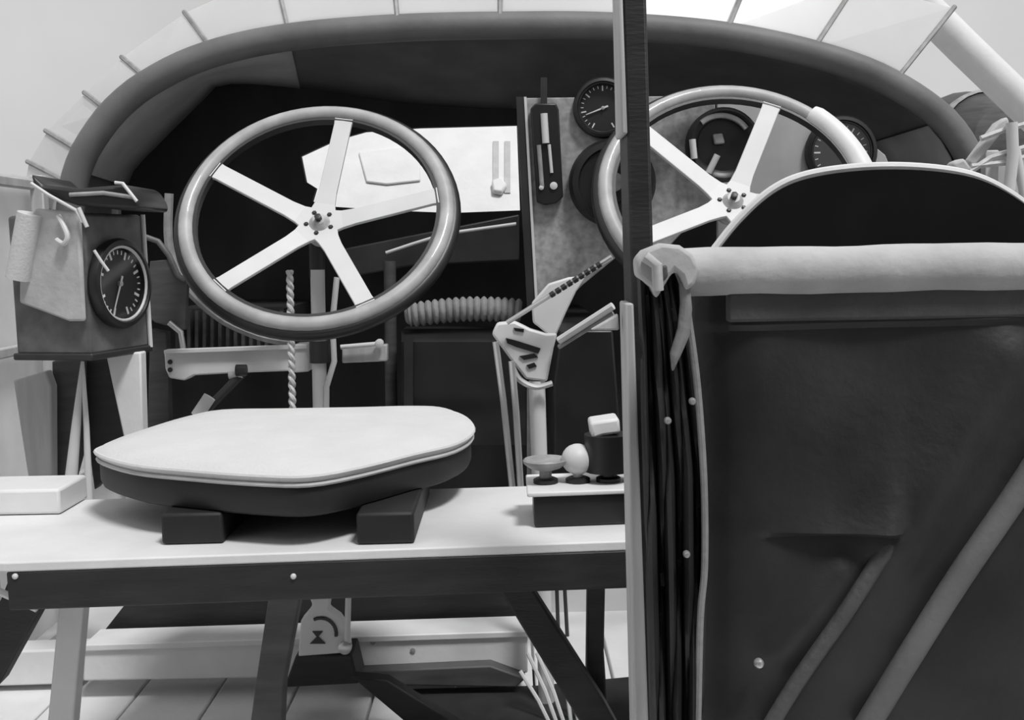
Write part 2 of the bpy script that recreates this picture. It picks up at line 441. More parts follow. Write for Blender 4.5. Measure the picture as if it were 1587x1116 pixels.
# dark bulkhead strut and shelf lines
tag(obj('strut', rodp([(604, 405, 2.5), (610, 960, 2.5)], .014), 'mid_wood'), 'slim dark upright strut beside the pleated roll', 'strut')
tag(obj('fuel_pipe', rodp([(598, 392, 2.55), (640, 378, 2.55), (692, 362, 2.55), (800, 347, 2.55)], .004), 'aluminium'), 'thin bright pipe under the white locker', 'pipe')
tag(obj('shelf', pslab([(500, 392), (805, 332), (805, 404), (640, 412), (540, 430)], 2.6, .25), 'dark_metal', bevel=.004), 'dark sloping shelf below the bright bow opening', 'shelf')
# pleated leather roll over a dark tank
root = thing('pleated_roll', 'pleated leather roll along the top of the dark tank', 'bellows', P(715, 500, 2.45))
N = 17
pts = []; rr = []
for k in range(N * 6 + 1):
    t = k / (N * 6); x = 628 + 180 * t; y = 490 - 10 * math.sin(t * 2.6) - 2 * t
    pts.append(P(x, y, 2.42)); rr.append(.0215 + .007 * abs(math.sin(t * N * math.pi)) - (.008 if t < .03 else 0))
bm = NB(); tube(bm, pts, rr, 14); obj('pleats', bm, 'grey_canvas', root)
root = thing('dark_tank', 'dark rounded tank hanging under the pleated roll', 'tank', P(715, 660, 2.45))
bm = NB()
prof = [(2.42, 512), (2.39, 530), (2.38, 600), (2.40, 660), (2.46, 690)]
loft(bm, [[P(x, y, Y) for x in (622, 690, 760, 815)] for Y, y in prof] ); 
ext = bmesh.ops.extrude_face_region(bm, geom=bm.faces[:]); bmesh.ops.translate(bm, vec=(0, .12, 0), verts=[v for v in ext['geom'] if isinstance(v, bmesh.types.BMVert)])
obj('body', bm, 'black_enamel', root)
obj('strap', pslab([(626, 520), (640, 520), (640, 690), (626, 690)], 2.374, .004), 'dark_metal', root)

# white locker in the bow, face tilted back to catch sky and sun
root = thing('bow_locker', 'white painted locker seen through the bulkhead opening', 'locker', Vector((P(640, 420, 3.3).x, 3.5, 0)))
x0, x1 = P(400, 330, 3.3).x, P(850, 330, 3.3).x; zl = P(640, 345, 3.3).z
bm = NB(); box(bm, (x0, 3.30, .001), (x1, 3.85, zl)); obj('body', bm, 'white_paint', root, smooth=False)
lean = lambda px, py, off=0: (lambda p: p + Vector((0, -off * .8, off * .6)))((lambda d: CAM + d * (((3.30 - .75 * zl) - CAM.y + .75 * CAM.z) / (d.y - .75 * d.z)))(ray(px, py)))
def leanslab(pix, off, th): return slab(NB(), [lean(x, y, off) for x, y in pix], Vector((0, th * .8, -th * .6)))
obj('tilted_face', leanslab([(400, 60), (860, 60), (860, 345), (400, 345)], 0, .02), 'white_paint', root, smooth=False)
obj('panel', leanslab([(556, 238), (650, 226), (652, 282), (600, 288), (568, 284)], .008, .008), 'white_paint', root, bevel=.004)
for x in (764, 782):
    obj('slot', leanslab([(x, 220), (x + 9, 220), (x + 9, 300), (x, 300)], .004, .004), 'pale_canvas', root, smooth=False)
obj('knob', leanslab([(762, 285), (778, 280), (786, 292), (778, 304), (764, 302)], .02, .02), 'white_paint', root, bevel=.006)

# ================================================================== CENTRE INSTRUMENT PANEL
YP = 2.35
root = thing('instrument_board', 'grey centre instrument panel beside the tall post', 'instrument panel', P(880, 500, YP))
obj('plate', pslab([(806, 152), (1108, 148), (1112, 300), (1030, 390), (960, 395), (905, 440), (868, 475), (824, 478)], YP, .015), 'panel_grey', root, bevel=.002)
obj('edge_strip', pslab([(800, 150), (812, 150), (830, 478), (817, 480)], YP - .006, .03), 'dark_metal', root)
obj('edge_bead', pslab([(812, 150), (816, 150), (834, 478), (830, 478)], YP - .009, .02), 'aluminium', root)
# tall level gauge
g = thing('level_gauge', 'tall narrow black level gauge with glass tube on the centre panel', 'gauge', P(848, 315, YP))
obj('case', pslab([(822, 168), (830, 160), (862, 160), (866, 170), (873, 305), (862, 315), (845, 318), (832, 313)], YP - .023, .022), 'black_enamel', g, bevel=.003)
obj('glass_tube', rodp([(843, 176, YP - .024), (846, 222, YP - .024)], .0075), 'aluminium', g)
obj('lower_tube', rodp([(851, 224, YP - .024), (855, 268, YP - .024)], .0035), 'aluminium', g)
obj('side_tube', rodp([(835, 225, YP - .022), (840, 290, YP - .022)], .005), 'grey_metal', g)
for px, py, r in ((858, 288, .008), (839, 291, .005)):
    bm = NB(); lathe(bm, [(r, -.002), (r, .004), (0, .007)], frame_to(P(px, py, YP - .022), Vector((0, -1, 0))), 14); obj('drain_plug', bm, 'aluminium', g)
obj('bracket', pslab([(838, 120), (848, 120), (848, 164), (838, 164)], YP - .01, .009), 'dark_metal', g)

def gauge(name, label, p, normal, R, needle=40, ticks=24, sweep=300, bezel='black_enamel', ring='dark_metal', tickw=1., nums=None, group=None):
    root = thing(name, label, 'gauge', p, group)
    m = frame_to(p, normal)
    m0 = m.copy(); m0.translation = Vector((0, 0, 0))
    root.rotation_euler = m0.to_euler()
    bm = NB(); lathe(bm, [(R * .8, 0), (R * .98, 0), (R, .008), (R * .95, .016), (R * .86, .018), (R * .82, .012), (R * .8, .004)], None, 40); obj('case', bm, bezel, root, local=True)
    bm = NB(); lathe(bm, [(R * .80, .012), (R * .83, .0145), (R * .80, .015), (R * .775, .012)], None, 40); obj('bezel_ring', bm, ring, root, local=True)
    bm = NB(); lathe(bm, [(0, .004), (R * .81, .004), (R * .81, .0), (0, .0)], None, 40); obj('dial', bm, 'dial_black', root, local=True)
    bm = NB()
    for k in range(ticks + 1):
        a = math.radians(-90 - (360 - sweep) / 2 - sweep * k / ticks); big = k % 4 == 0
        l0 = R * (.56 if big else .64); l1 = R * .73; w = R * (.022 if big else .012) * tickw
        d = Vector((math.cos(a), 0, math.sin(a))); n = Vector((-math.sin(a), 0, math.cos(a))); o_ = Vector((0, -.0047, 0))
        q = [d * l0 + n * w + o_, d * l1 + n * w + o_, d * l1 - n * w + o_, d * l0 - n * w + o_]
        slab(bm, q, .0006)
    obj('tick_marks', bm, 'dial_white', root, local=True, smooth=False)
    a = math.radians(needle); d = Vector((math.cos(a), 0, math.sin(a))); n = Vector((-math.sin(a), 0, math.cos(a))); o_ = Vector((0, -.0075, 0))
    bm = NB(); slab(bm, [d * -R * .18 + n * R * .03 + o_, d * R * .6 + n * R * .012 + o_, d * R * .6 - n * R * .012 + o_, d * -R * .18 - n * R * .03 + o_], .001); obj('needle', bm, 'dial_white', root, local=True, smooth=False)
    bm = NB(); lathe(bm, [(R * .06, .004), (R * .06, .009), (0, .010)], None, 12); obj('needle_hub', bm, 'steel', root, local=True)
    bm = NB(); lathe(bm, [(0, .0125), (R * .79, .0125)], None, 40); obj('glass', bm, 'dial_glass', root, local=True)
    return root
back = Vector((0, -1, 0))
gauge('pressure_gauge', 'round black dial high on the centre panel by the post', P(934, 168, YP - .001), back, S(46, YP), 200, 24)
# black round drum with pale handle
g = thing('ignition_drum', 'large round black drum with a raised boss on the centre panel', 'drum', P(945, 350, YP))
bm = NB(); R = S(66, YP); lathe(bm, [(R, 0), (R, .02), (R * .93, .032), (R * .8, .034), (R * .76, .028), (R * .5, .028), (R * .46, .036), (0, .036)], frame_to(P(948, 284, YP - .001), back), 44); obj('body', bm, 'black_enamel', g)
bm = NB(); lathe(bm, [(.02, .03), (.02, .05), (0, .052)], frame_to(P(948, 284, YP - .001), back), 20); obj('boss', bm, 'grey_metal', g)
obj('crank', pslab([(932, 235), (944, 235), (944, 270), (932, 270)], YP - .058, .02), 'grey_metal', g, bevel=.003)
# dials behind the second wheel
g = thing('round_drum', 'round dark drum with pale arc showing through the taped wheel', 'drum', P(1120, 260, YP))
R = S(56, YP); bm = NB(); lathe(bm, [(R, 0), (R, .025), (R * .9, .035), (R * .78, .032), (R * .7, .024), (0, .024)], frame_to(P(1118, 226, YP), back), 40); obj('body', bm, 'black_enamel', g)
bm = NB(); tube(bm, [P(1118 + 47 * math.cos(a), 226 - 47 * math.sin(a), YP - .036) for a in [math.radians(35 + 8 * k) for k in range(13)]], .006, 8); obj('guard_rail', bm, 'steel', g)
obj('lever', rodp([(1098, 268, YP - .04), (1112, 240, YP - .045)], .007), 'aluminium', g)
obj('side_lever', rodp([(1073, 216, YP - .04), (1076, 246, YP - .04)], .007), 'aluminium', g)
obj('centre_cap', pslab([(1105, 208), (1120, 206), (1124, 222), (1108, 224)], YP - .034, .012), 'grey_metal', g, bevel=.003)
# right-hand panel board with a dial
root = thing('dial_board', 'grey board right of the taped wheel carrying one dial', 'instrument panel', P(1300, 330, 2.42))
obj('plate', pslab([(1112, 150), (1230, 158), (1310, 190), (1372, 240), (1402, 310), (1402, 420), (1112, 420)], 2.42, .015), 'lining_grey', root, bevel=.002)
gauge('dial_gauge', 'black dial on the grey board beyond the taped grip', P(1302, 236, 2.419), back, S(56, 2.4), 120, 20)

# ================================================================== LEFT INSTRUMENT BOX
e1 = P(133, 420, 1.80); e2 = P(225, 420, 1.95)
ez0, ez1 = P(180, 545, 1.87).z, P(180, 331, 1.87).z
w = (e2 - e1); w.z = 0; nrm = Vector((w.y, -w.x, 0)).normalized(); inw = -nrm
q = [Vector((e1.x, e1.y, 0)), Vector((e2.x, e2.y, 0)), Vector((e2.x, e2.y, 0)) + inw * .15, Vector((e1.x, e1.y, 0)) + inw * .15]
root = thing('instrument_box', 'grey metal instrument box by the left wall with one dial', 'instrument box', Vector((e1.x, e1.y, ez0)))
bm = NB(); slab(bm, [p + Vector((0, 0, ez0)) for p in q], Vector((0, 0, ez1 - ez0))); obj('body', bm, 'box_grey', root, bevel=.006)
bm = NB(); slab(bm, [p + Vector((0, 0, ez0 - .008)) + (p - (q[0] + q[2]) / 2).normalized() * .006 for p in q], Vector((0, 0, .012))); obj('bottom_flange', bm, 'dark_metal', root, bevel=.003)
bm = NB(); tube(bm, [Vector((e2.x, e2.y, ez0)) + nrm * .002, Vector((e2.x, e2.y, ez1)) + nrm * .002], .004, 8); obj('corner_bead', bm, 'aluminium', root)
d1 = (q[0] - q[3]).normalized(); t1 = w.normalized()
mid = Vector((e1.x, e1.y, 0)).lerp(Vector((e2.x, e2.y, 0)), .47) + Vector((0, 0, P(168, 440, 1.87).z))
gauge('airspeed_dial', 'black dial with white scale on the left instrument box', mid + nrm * .003, nrm, .077, 245, 28, 320, 'black_enamel', 'aluminium', 1.3)
# grey canvas flap and pale tube on the box's rear side
fs = -t1
def onrear(u, v, off=.004):   # u metres from the near corner towards the wall, v px row at Y 1.8
    p = Vector((e1.x, e1.y, 0)) + inw * u + fs * off; p.z = P(100, v, 1.82).z; return p
root = thing('canvas_flap', 'grey canvas flap hanging on the rear of the instrument box', 'flap', onrear(.06, 495))
bm = NB(); slab(bm, [onrear(-.004, 330), onrear(.08, 322), onrear(.115, 360), onrear(.125, 468), onrear(.03, 497), onrear(.0, 497)], fs * .01); obj('cloth', bm, 'pale_canvas', root, bevel=.004)
bm = NB(); tube(bm, [onrear(.085, 330, .02), onrear(.118, 430, .02)], .020, 12); obj('rolled_edge', bm, 'cushion_canvas', root)
bm = NB(); tube(bm, curve_pts([onrear(.03, 335, .02), onrear(.012, 365, .024), onrear(.02, 378, .024), onrear(.035, 372, .022)], 6), .0042, 8); obj('buckle', bm, 'aluminium', root)
obj('strap', rodp([(146, 388, 1.775), (157, 405, 1.775), (168, 420, 1.78)], .0025), 'aluminium', root)
# dark hooded lamp on top of the box
root = thing('hooded_lamp', 'dark hood with bright edges resting on the instrument box', 'hood', P(130, 310, 1.84))
obj('hood', pslab([(46, 268), (66, 286), (120, 292), (190, 286), (200, 290), (214, 312), (214, 325), (150, 322), (118, 318), (80, 306), (52, 292)], 1.78, .16), 'black_enamel', root, bevel=.006)
obj('bright_edge', rodp([(48, 284, 1.776), (75, 302, 1.776), (118, 326, 1.776), (128, 345, 1.776)], .0028), 'aluminium', root)
obj('latch', rodp([(178, 283, 1.775), (190, 284, 1.775), (212, 312, 1.775)], .0028), 'aluminium', root)
obj('band', rodp([(108, 302, 1.776), (160, 299, 1.776), (208, 306, 1.776)], .0035), 'grey_metal', root)
obj('hook_bar', rodp([(122, 322, 1.775), (135, 352, 1.775)], .0035), 'aluminium', root)

# ================================================================== BENCH AND SEAT
ZB = .451
f0, f1 = Pz(8, 872, ZB), Pz(985, 838, ZB)
dep = Vector((0, .32, 0))
root = thing('bench', 'long white topped bench with a dark front rail across the cockpit', 'bench', (f0 + f1) / 2 - Vector((0, 0, .05)))
bl = Vector((-.985, f0.y + .32, f0.z)); br = f1 + dep
bm = NB(); slab(bm, [p + Vector((0, 0, -.012)) for p in (f0, f1, br, bl, Vector((-.985, f0.y + .08, f0.z)))], Vector((0, 0, .012))); obj('top_board', bm, 'white_paint', root, bevel=.002)
BENCH = root
dz = Vector((0, 0, -.012)); dz2 = Vector((0, 0, -.058))
bm = NB(); slab(bm, [f0 + dz, f1 + dz, f1 + dz2, f0 + dz2], .03); obj('front_rail', bm, 'dark_wood', root, bevel=.002)
bm = NB(); e = Vector((0, .28, 0)); slab(bm, [f0 + e + dz, f1 + e + dz, f1 + e + dz2, f0 + e + dz2], .03); obj('rear_rail', bm, 'dark_wood', root, bevel=.002)
for px, py in ((24, 893), (455, 893)):
    p = P(px, py, f0.lerp(f1, px / 985).y)
    bm = NB(); lathe(bm, [(.0035, 0), (.0035, .002), (.002, .0035), (0, .004)], frame_to(p, back), 10); obj('screw', bm, 'aluminium', root)
tag(obj('bench_block', (lambda b_: slab(b_, [Pz(-70, 800, ZB + .001), Pz(94, 797, ZB + .001), Pz(94, 797, ZB + .001) + Vector((0, 0, .035)), Pz(-70, 800, ZB + .001) + Vector((0, 0, .035))], .10))(NB()), 'white_paint', bevel=.004), 'low white block at the wall end of the bench', 'block')

# seat: oval white cushion on a dark pan with two dark pedestals
plan_px = [(150, 702), (205, 720), (300, 730), (400, 737), (480, 738), (560, 724), (640, 704), (705, 688), (733, 668), (722, 648), (690, 636), (640, 634), (560, 636), (440, 638), (340, 640), (280, 652), (215, 672), (165, 690)]
ZC = .540
plan = curve_pts([Pz(x, y, ZC) for x, y in plan_px], 4, True)
cen = sum(plan, Vector()) / len(plan)
def ring(scale, z, src=plan):
    return [Vector((cen.x + (p.x - cen.x) * scale, cen.y + (p.y - cen.y) * scale, z)) for p in src]
root = thing('pilot_seat', 'round seat with white cushion on a dark pan and pedestals', 'seat', Vector((cen.x, cen.y, ZB)))
bm = NB(); rows = loft(bm, [ring(.95, .528), ring(.985, .530), ring(1.0, .536), ring(.998, .541), ring(.96, .547), ring(.8, .552), ring(.5, .556), ring(.2, .557)], True)
bm.faces.new(rows[-1]); bm.faces.new(rows[0][::-1])
cu = obj('cushion', bm, 'cushion_canvas', root)
bm = NB(); tube(bm, ring(1.002, .539), .0028, 6, closed=True); obj('piping', bm, 'cushion_canvas', cu)
bm = NB(); tube(bm, ring(.994, .529), .0028, 6, closed=True); obj('piping', bm, 'pale_canvas', cu)
bm = NB(); lathe(bm, [(.011, 0), (.010, .003), (0, .005)], frame_to(Pz(553, 644, .551), Vector((0, 0, 1)), Vector((0, 1, 0))), 12); obj('button', bm, 'pale_canvas', cu)
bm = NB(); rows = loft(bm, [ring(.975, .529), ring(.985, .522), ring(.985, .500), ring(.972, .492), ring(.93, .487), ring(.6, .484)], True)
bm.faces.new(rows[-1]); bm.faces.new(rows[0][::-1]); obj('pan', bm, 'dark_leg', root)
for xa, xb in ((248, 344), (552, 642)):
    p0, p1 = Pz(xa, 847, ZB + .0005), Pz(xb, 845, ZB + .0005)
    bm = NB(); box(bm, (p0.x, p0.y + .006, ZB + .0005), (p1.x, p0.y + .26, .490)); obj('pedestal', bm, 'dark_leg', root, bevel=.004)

# throttle box on the bench by the post
ZT = .4515
b0, b1 = Pz(828, 818, ZT), Pz(985, 812, ZT)
hb = .040
root = thing('throttle_box', 'black control box with white top and knobs beside the post', 'control box', b0)
bm = NB(); slab(bm, [b0, b1, b1 + Vector((0, 0, hb)), b0 + Vector((0, 0, hb))], .10); obj('body', bm, 'black_enamel', root, bevel=.003)
bm = NB(); slab(bm, [b0 + Vector((-.008, -.006, hb)), b1 + Vector((0, -.006, hb)), b1 + Vector((0, -.006, hb + .006)), b0 + Vector((-.008, -.006, hb + .006))], .112); obj('top_plate', bm, 'white_paint', root, bevel=.002)
def up(px, Y0): 
    return Vector((P(px, 760, Y0).x, Y0, ZT + hb + .006))
Ym = b0.y + .05
for nm, px, prof, m_ in (
    ('flat_knob', 846, [(.008, .0), (.008, .016), (.020, .020), (.028, .026), (.029, .030), (.027, .032), (.022, .029), (0, .027)], 'grey_metal'),
    ('round_knob', 896, [(.006, 0), (.006, .010)] + [(.021 * math.sin(t_ * math.pi / 12), .030 - .020 * math.cos(t_ * math.pi / 12)) for t_ in range(3, 12)] + [(0, .050)], 'aluminium'),
    ('square_knob', 943, [(.010, 0), (.010, .012), (.030, .014), (.030, .062), (.0, .064)], 'black_enamel')):
    bm = NB(); lathe(bm, prof, frame_to(up(px, Ym), Vector((0, 0, 1)), Vector((0, 1, 0))), 20); kb = obj(nm, bm, m_, root)
    bm = NB(); lathe(bm, [(0, 0), (.016, 0), (.016, .005), (.012, .007), (.0, .007)], frame_to(up(px, Ym), Vector((0, 0, 1)), Vector((0, 1, 0))), 16); obj('socket', bm, 'black_enamel', root)
tag(obj('knob_cap', pslab([(914, 655), (960, 648), (962, 672), (935, 676), (918, 682)], Ym - .02, .05), 'white_paint', bevel=.004), 'white cap over the square knob beside the post', 'cap')

# ================================================================== QUADRANT BRACKET AND RODS
YQ = 1.85
root = thing('control_quadrant', 'pale cast bracket with slots left of the tall post', 'bracket', P(830, 600, YQ))
obj('casting', pslab([(762, 518), (770, 501), (797, 498), (822, 510), (846, 517), (864, 517), (858, 540), (848, 592), (815, 588), (790, 556)], YQ, .03), 'aluminium', root, bevel=.004)
for pix in ([(784, 524), (800, 528), (838, 540), (834, 548), (800, 538), (786, 532)], [(805, 552), (828, 548), (834, 554), (812, 558)], [(796, 508), (812, 510), (812, 515), (798, 513)], [(816, 566), (828, 562), (832, 568), (820, 572)]):
    obj('slot', pslab(pix, YQ - .003, .006), 'black_enamel', root, smooth=False)
obj('web', pslab([(826, 500), (824, 470), (850, 440), (882, 430), (908, 428), (893, 452), (877, 485), (862, 520), (850, 530), (846, 516)], YQ + .004, .02), 'aluminium', root, bevel=.003)
bm = NB(); tube(bm, curve_pts([P(793, 566, YQ - .01), P(805, 588, YQ - .012), P(830, 600, YQ - .012), P(856, 594, YQ - .01)], 6), .005, 8); obj('keeper', bm, 'steel', root)
obj('stem', rodp([(832, 590, YQ + .015), (836, 720, YQ + .015), (848, 1111, YQ + .015)], .014), 'aluminium', root)
def plain(name, pix, r, m_, label, cat, n=8): return tag(obj(name, rodp(pix, r, n), m_), label, cat)
plain('push_rod', [(768, 530, YQ - .02), (780, 620, YQ - .02), (796, 775, YQ - .02), (800, 820, YQ - .02)], .0055, 'steel', 'outer thin push rod hanging from the pale bracket', 'rod')
plain('push_rod', [(793, 560, YQ - .03), (800, 640, YQ - .03), (808, 775, YQ - .03), (812, 820, YQ - .03)], .0055, 'steel', 'inner thin push rod hanging from the pale bracket', 'rod')
plain('guide_rod', [(822, 600, YQ + .03), (822, 740, YQ + .03)], .006, 'grey_metal', 'dull grey rod behind the bracket stem', 'rod')
plain('lever_rod', [(866, 528, YQ - .02), (950, 474, YQ - .06)], .0065, 'aluminium', 'pale rod running from the bracket up behind the post', 'rod')
plain('lower_lever_rod', [(866, 538, YQ - .012), (950, 485, YQ - .05)], .004, 'grey_metal', 'thinner dull rod below the pale bracket rod', 'rod')
# link chain
root = thing('drive_chain', 'link chain stretched from the bracket up to the post', 'chain', P(870, 445, YQ))
pA, pB = P(786, 500, YQ - .02), P(948, 398, YQ - .06)
obj('cable', (lambda b_: tube(b_, [pA, pB], .004, 8))(NB()), 'steel', root)
for k in range(9):
    a = pA.lerp(pB, .42 + k * .055); b2 = pA.lerp(pB, .42 + k * .055 + .036)
    bm = NB(); tube(bm, [a + Vector((0, -.004, 0)), b2 + Vector((0, -.004, 0))], .0055, 6); obj('link', bm, 'dark_metal', root)
tag(obj('corner_gusset', pslab([(915, 512), (958, 486), (960, 512)], 1.07, .012), 'pale_wood', bevel=.002), 'small pale gusset beside the post', 'gusset')
# dark locker behind the throttle box
tag(obj('dark_cabinet', pslab([(868, 512), (950, 512), (965, 720), (860, 720), (858, 600)], 2.0, .9), 'black_enamel', bevel=.004), 'black cabinet behind the bracket and knobs', 'cabinet')

# ================================================================== RIGHT SEAT AND PARTITION
# curved black seat shell with pale rim
YS = 1.28
dome = [(1112, 392), (1150, 345), (1200, 300), (1255, 276), (1340, 264), (1430, 264), (1510, 276), (1570, 304), (1620, 345), (1655, 400)]
dc = curve_pts([P(x, y, YS) for x, y in dome], 6)
root = thing('seat_shell', 'black curved seat back with pale rim behind the partition', 'seat', P(1390, 520, YS))
bm = NB(); low = [Vector((p.x, p.y, .35)) for p in (dc[-1], dc[0])]; slab(bm, dc + low, .02); obj('back_panel', bm, 'seat_shell_black', root, smooth=False)
rimc = [p + Vector((0, .012, .004)) for p in dc]
bm = NB(); tube(bm, rimc, .0055, 8); tube(bm, [p + Vector((0, .016, -.002)) for p in rimc], .005, 8); obj('rim', bm, 'white_paint', root)
bm = NB(); box(bm, (dc[0].x, YS + .02, .33), (dc[-1].x, YS + .42, .40)); obj('seat_base', bm, 'black_leather', root, bevel=.01)

# leather covered partition in the foreground
YF = .98
xl, xr = P(1085, 600, YF).x, P(1587, 600, YF).x + .34
zt, zb = P(1300, 430, YF).z, .02
root = thing('partition', 'black leather covered partition with a pale padded top roll', 'partition', Vector(((xl + xr) / 2, YF, 0)))
def seg(p, a, b_):
    ab = (b_[0] - a[0], b_[1] - a[1]); L2 = ab[0] ** 2 + ab[1] ** 2
    t = ((p[0] - a[0]) * ab[0] + (p[1] - a[1]) * ab[1]) / L2; tc_ = max(0, min(1, t))
    return math.hypot(p[0] - a[0] - ab[0] * tc_, p[1] - a[1] - ab[1] * tc_), t
def mpx(x, y): v = P(x, y, YF); return (v.x, v.z)
folds = [((1560, 560), (1390, 840), .030, .014), ((1300, 890), (1205, 1010), .014, .007)]
folds = [(mpx(*a), mpx(*b_), s, h) for a, b_, s, h in folds]
led0, led1 = mpx(1150, 832), mpx(1400, 830)
hem = mpx(1300, 500)[1]
bm = NB(); NX, NZ = 120, 130; rows = []
for j in range(NZ + 1):
    z = zb + (zt - zb) * j / NZ; row = []
    for i in range(NX + 1):
        x = xl + (xr - xl) * i / NX
        h = 0
        for a, b_, s, hh in folds:
            d, t = seg((x, z), a, b_); h += hh * math.exp(-(d / s) ** 2)
        if z > hem: h += .005
        d, t = seg((x, z), led0, led1)
        if 0 <= t <= 1 and z >= led0[1]: h += .016 * math.exp(-(z - led0[1]) / .05) * min(1, t * 2, (1 - t) * 8)
        h += .003 * math.sin(x * 31 + z * 11) * math.sin(z * 23 - x * 7)
        h += .03 * max(0, 1 - (x - xl) / .06) ** 2 * -1
        row.append(Vector((x, YF - h, z)))
    rows.append(row)
loft(bm, rows)
ext = bmesh.ops.extrude_face_region(bm, geom=bm.faces[:]); bmesh.ops.translate(bm, vec=(0, .05, 0), verts=[v for v in ext['geom'] if isinstance(v, bmesh.types.BMVert)])
obj('leather_cover', bm, 'black_leather', root)
hb0 = [(1128, 452), (1700, 438), (1700, 490), (1128, 500)]
bm = NB(); slab(bm, [P(x, y, YF - .010) for x, y in hb0], .012); o_ = obj('hem_band', bm, 'dull_leather', root, bevel=.003)
# pale padded top roll with sag
bm = NB(); prow = []
for k in range(30):
    t = k / 29; x = P(1058, 420, YF).x + (xr - P(1058, 420, YF).x) * t
    zc = P(1100, 421, YF).z + (P(1587, 417, YF).z - P(1100, 421, YF).z) * t * 1.0
    prow.append(Vector((x, YF - .004, zc + .0006 * math.sin(t * 23))))
tube(bm, prow, [.0215 + .0004 * math.sin(k * 1.7) for k in range(30)], 18); obj('top_roll', bm, 'pale_canvas', root)
for px, py in ((1176, 1028),):
    bm = NB(); lathe(bm, [(.0045, -.002), (.0045, .002), (.003, .0045), (0, .0055)], frame_to(P(px, py, YF - .012), back), 12); obj('stud', bm, 'steel', root)
for pix, r0_, m_ in (([(1660, 628), (1587, 748), (1490, 890), (1420, 1000), (1340, 1130)], 20, 'strap_leather'), ([(1440, 770), (1375, 850), (1310, 950), (1240, 1050), (1190, 1130)], 13, 'dull_leather')):
    bm = NB(); tube(bm, curve_pts([P(x, y, YF - .006) for x, y in pix], 6), S(r0_, YF), 14); obj('strap_roll', bm, m_, root)
# gathered cloth edge of the partition: dark folds, pale piping and a pale knot at the top
root = thing('leather_curtain', 'dark leather curtain with vertical folds and pale piping at the post', 'curtain', P(1045, 1160, YF))
bm = NB(); rows = []
for j in range(40):
    t = j / 39; y = 395 + 800 * t
    edge = 1040 + 52 * min(1, t / .42) ** .7 - 14 * max(0, t - .62)
    left = 990 + 22 * t
    row = []
    for i in range(34):
        s = i / 33; x = left + (edge - left) * s
        h = .010 * math.sin(s * 19 + 1.2 * math.sin(t * 5)) * (.5 + .5 * min(1, t * 3)) + .006 * math.sin(s * 41 + t * 6)
        row.append(P(x, y, YF - .01 - h))
    rows.append(row)
loft(bm, rows); cu = obj('cloth', bm, 'black_leather', root)
md = cu.modifiers.new('solid', 'SOLIDIFY'); md.thickness = .004; md.offset = 0
bm = NB(); tube(bm, curve_pts([P(x, y, YF - .022) for x, y in ((1036, 392), (1058, 440), (1068, 500), (1080, 590), (1088, 690), (1092, 780), (1092, 880), (1086, 950), (1083, 1050), (1080, 1200))], 6), .0032, 8); obj('piping', bm, 'grey_canvas', root)
for px, py in ((1073, 622), (1035, 652), (1064, 859)):
    bm = NB(); lathe(bm, [(.0032, -.002), (.0032, .002), (.002, .004), (0, .0045)], frame_to(P(px, py, YF - .03), back), 12); obj('stud', bm, 'steel', root)
bm = NB(); slab(bm, [P(x, y, YF - .035) for x, y in ((986, 402), (998, 388), (1026, 377), (1054, 380), (1074, 394), (1086, 418), (1078, 440), (1064, 452), (1056, 428), (1046, 420), (1038, 430), (1018, 464), (1010, 446), (988, 428))], .03)
obj('knot', bm, 'pale_canvas', root, bevel=.009)
obj('knot_fold', rodp([(1000, 398, YF - .036), (1018, 412, YF - .038), (1020, 450, YF - .036)], .005), 'pale_canvas', root)
obj('knot_hollow', pslab([(1022, 414), (1034, 410), (1036, 428), (1026, 440)], YF - .037, .006), 'dull_leather', root, bevel=.002)
bm = NB(); slab(bm, [P(x, y, YF - .03) for x, y in ((1054, 436), (1070, 434), (1074, 480), (1070, 520), (1058, 548), (1043, 580), (1040, 548), (1052, 510), (1056, 470))], .012); obj('sash_end', bm, 'grey_canvas', root, bevel=.004)

# ================================================================== LEFT-HAND UPRIGHTS
def pl(name, pix, Y, th, m_, label, cat, bev=.003): return tag(obj(name, pslab(pix, Y, th), m_, bevel=bev), label, cat)
pl('tapered_strut', [(163, 546), (218, 546), (222, 690), (196, 700)], 1.90, .03, 'white_paint', 'broad white tapered strut below the instrument box', 'strut')
pl('fabric_strut', [(20, 590), (70, 575), (79, 600), (80, 770), (48, 770)], 1.98, .03, 'pale_wood', 'pale broad strut near the left fuselage wall', 'strut')
pl('dark_upright', [(80, 560), (126, 555), (124, 700), (104, 775), (84, 775)], 2.02, .03, 'mid_wood', 'grey upright between the pale strut and the forked rod', 'post')
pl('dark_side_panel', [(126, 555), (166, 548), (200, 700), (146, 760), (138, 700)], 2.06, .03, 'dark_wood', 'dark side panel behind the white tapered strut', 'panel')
root = thing('forked_rod', 'pale forked rod like an inverted V left of the cushion', 'strut', P(120, 770, 1.86))
obj('prong', rodp([(128, 560, 1.86), (118, 660, 1.86), (107, 775, 1.86)], [.003, .008, .012]), 'aluminium', root)
obj('prong', rodp([(128, 562, 1.86), (134, 660, 1.86), (138, 775, 1.86)], [.003, .005, .007]), 'aluminium', root)

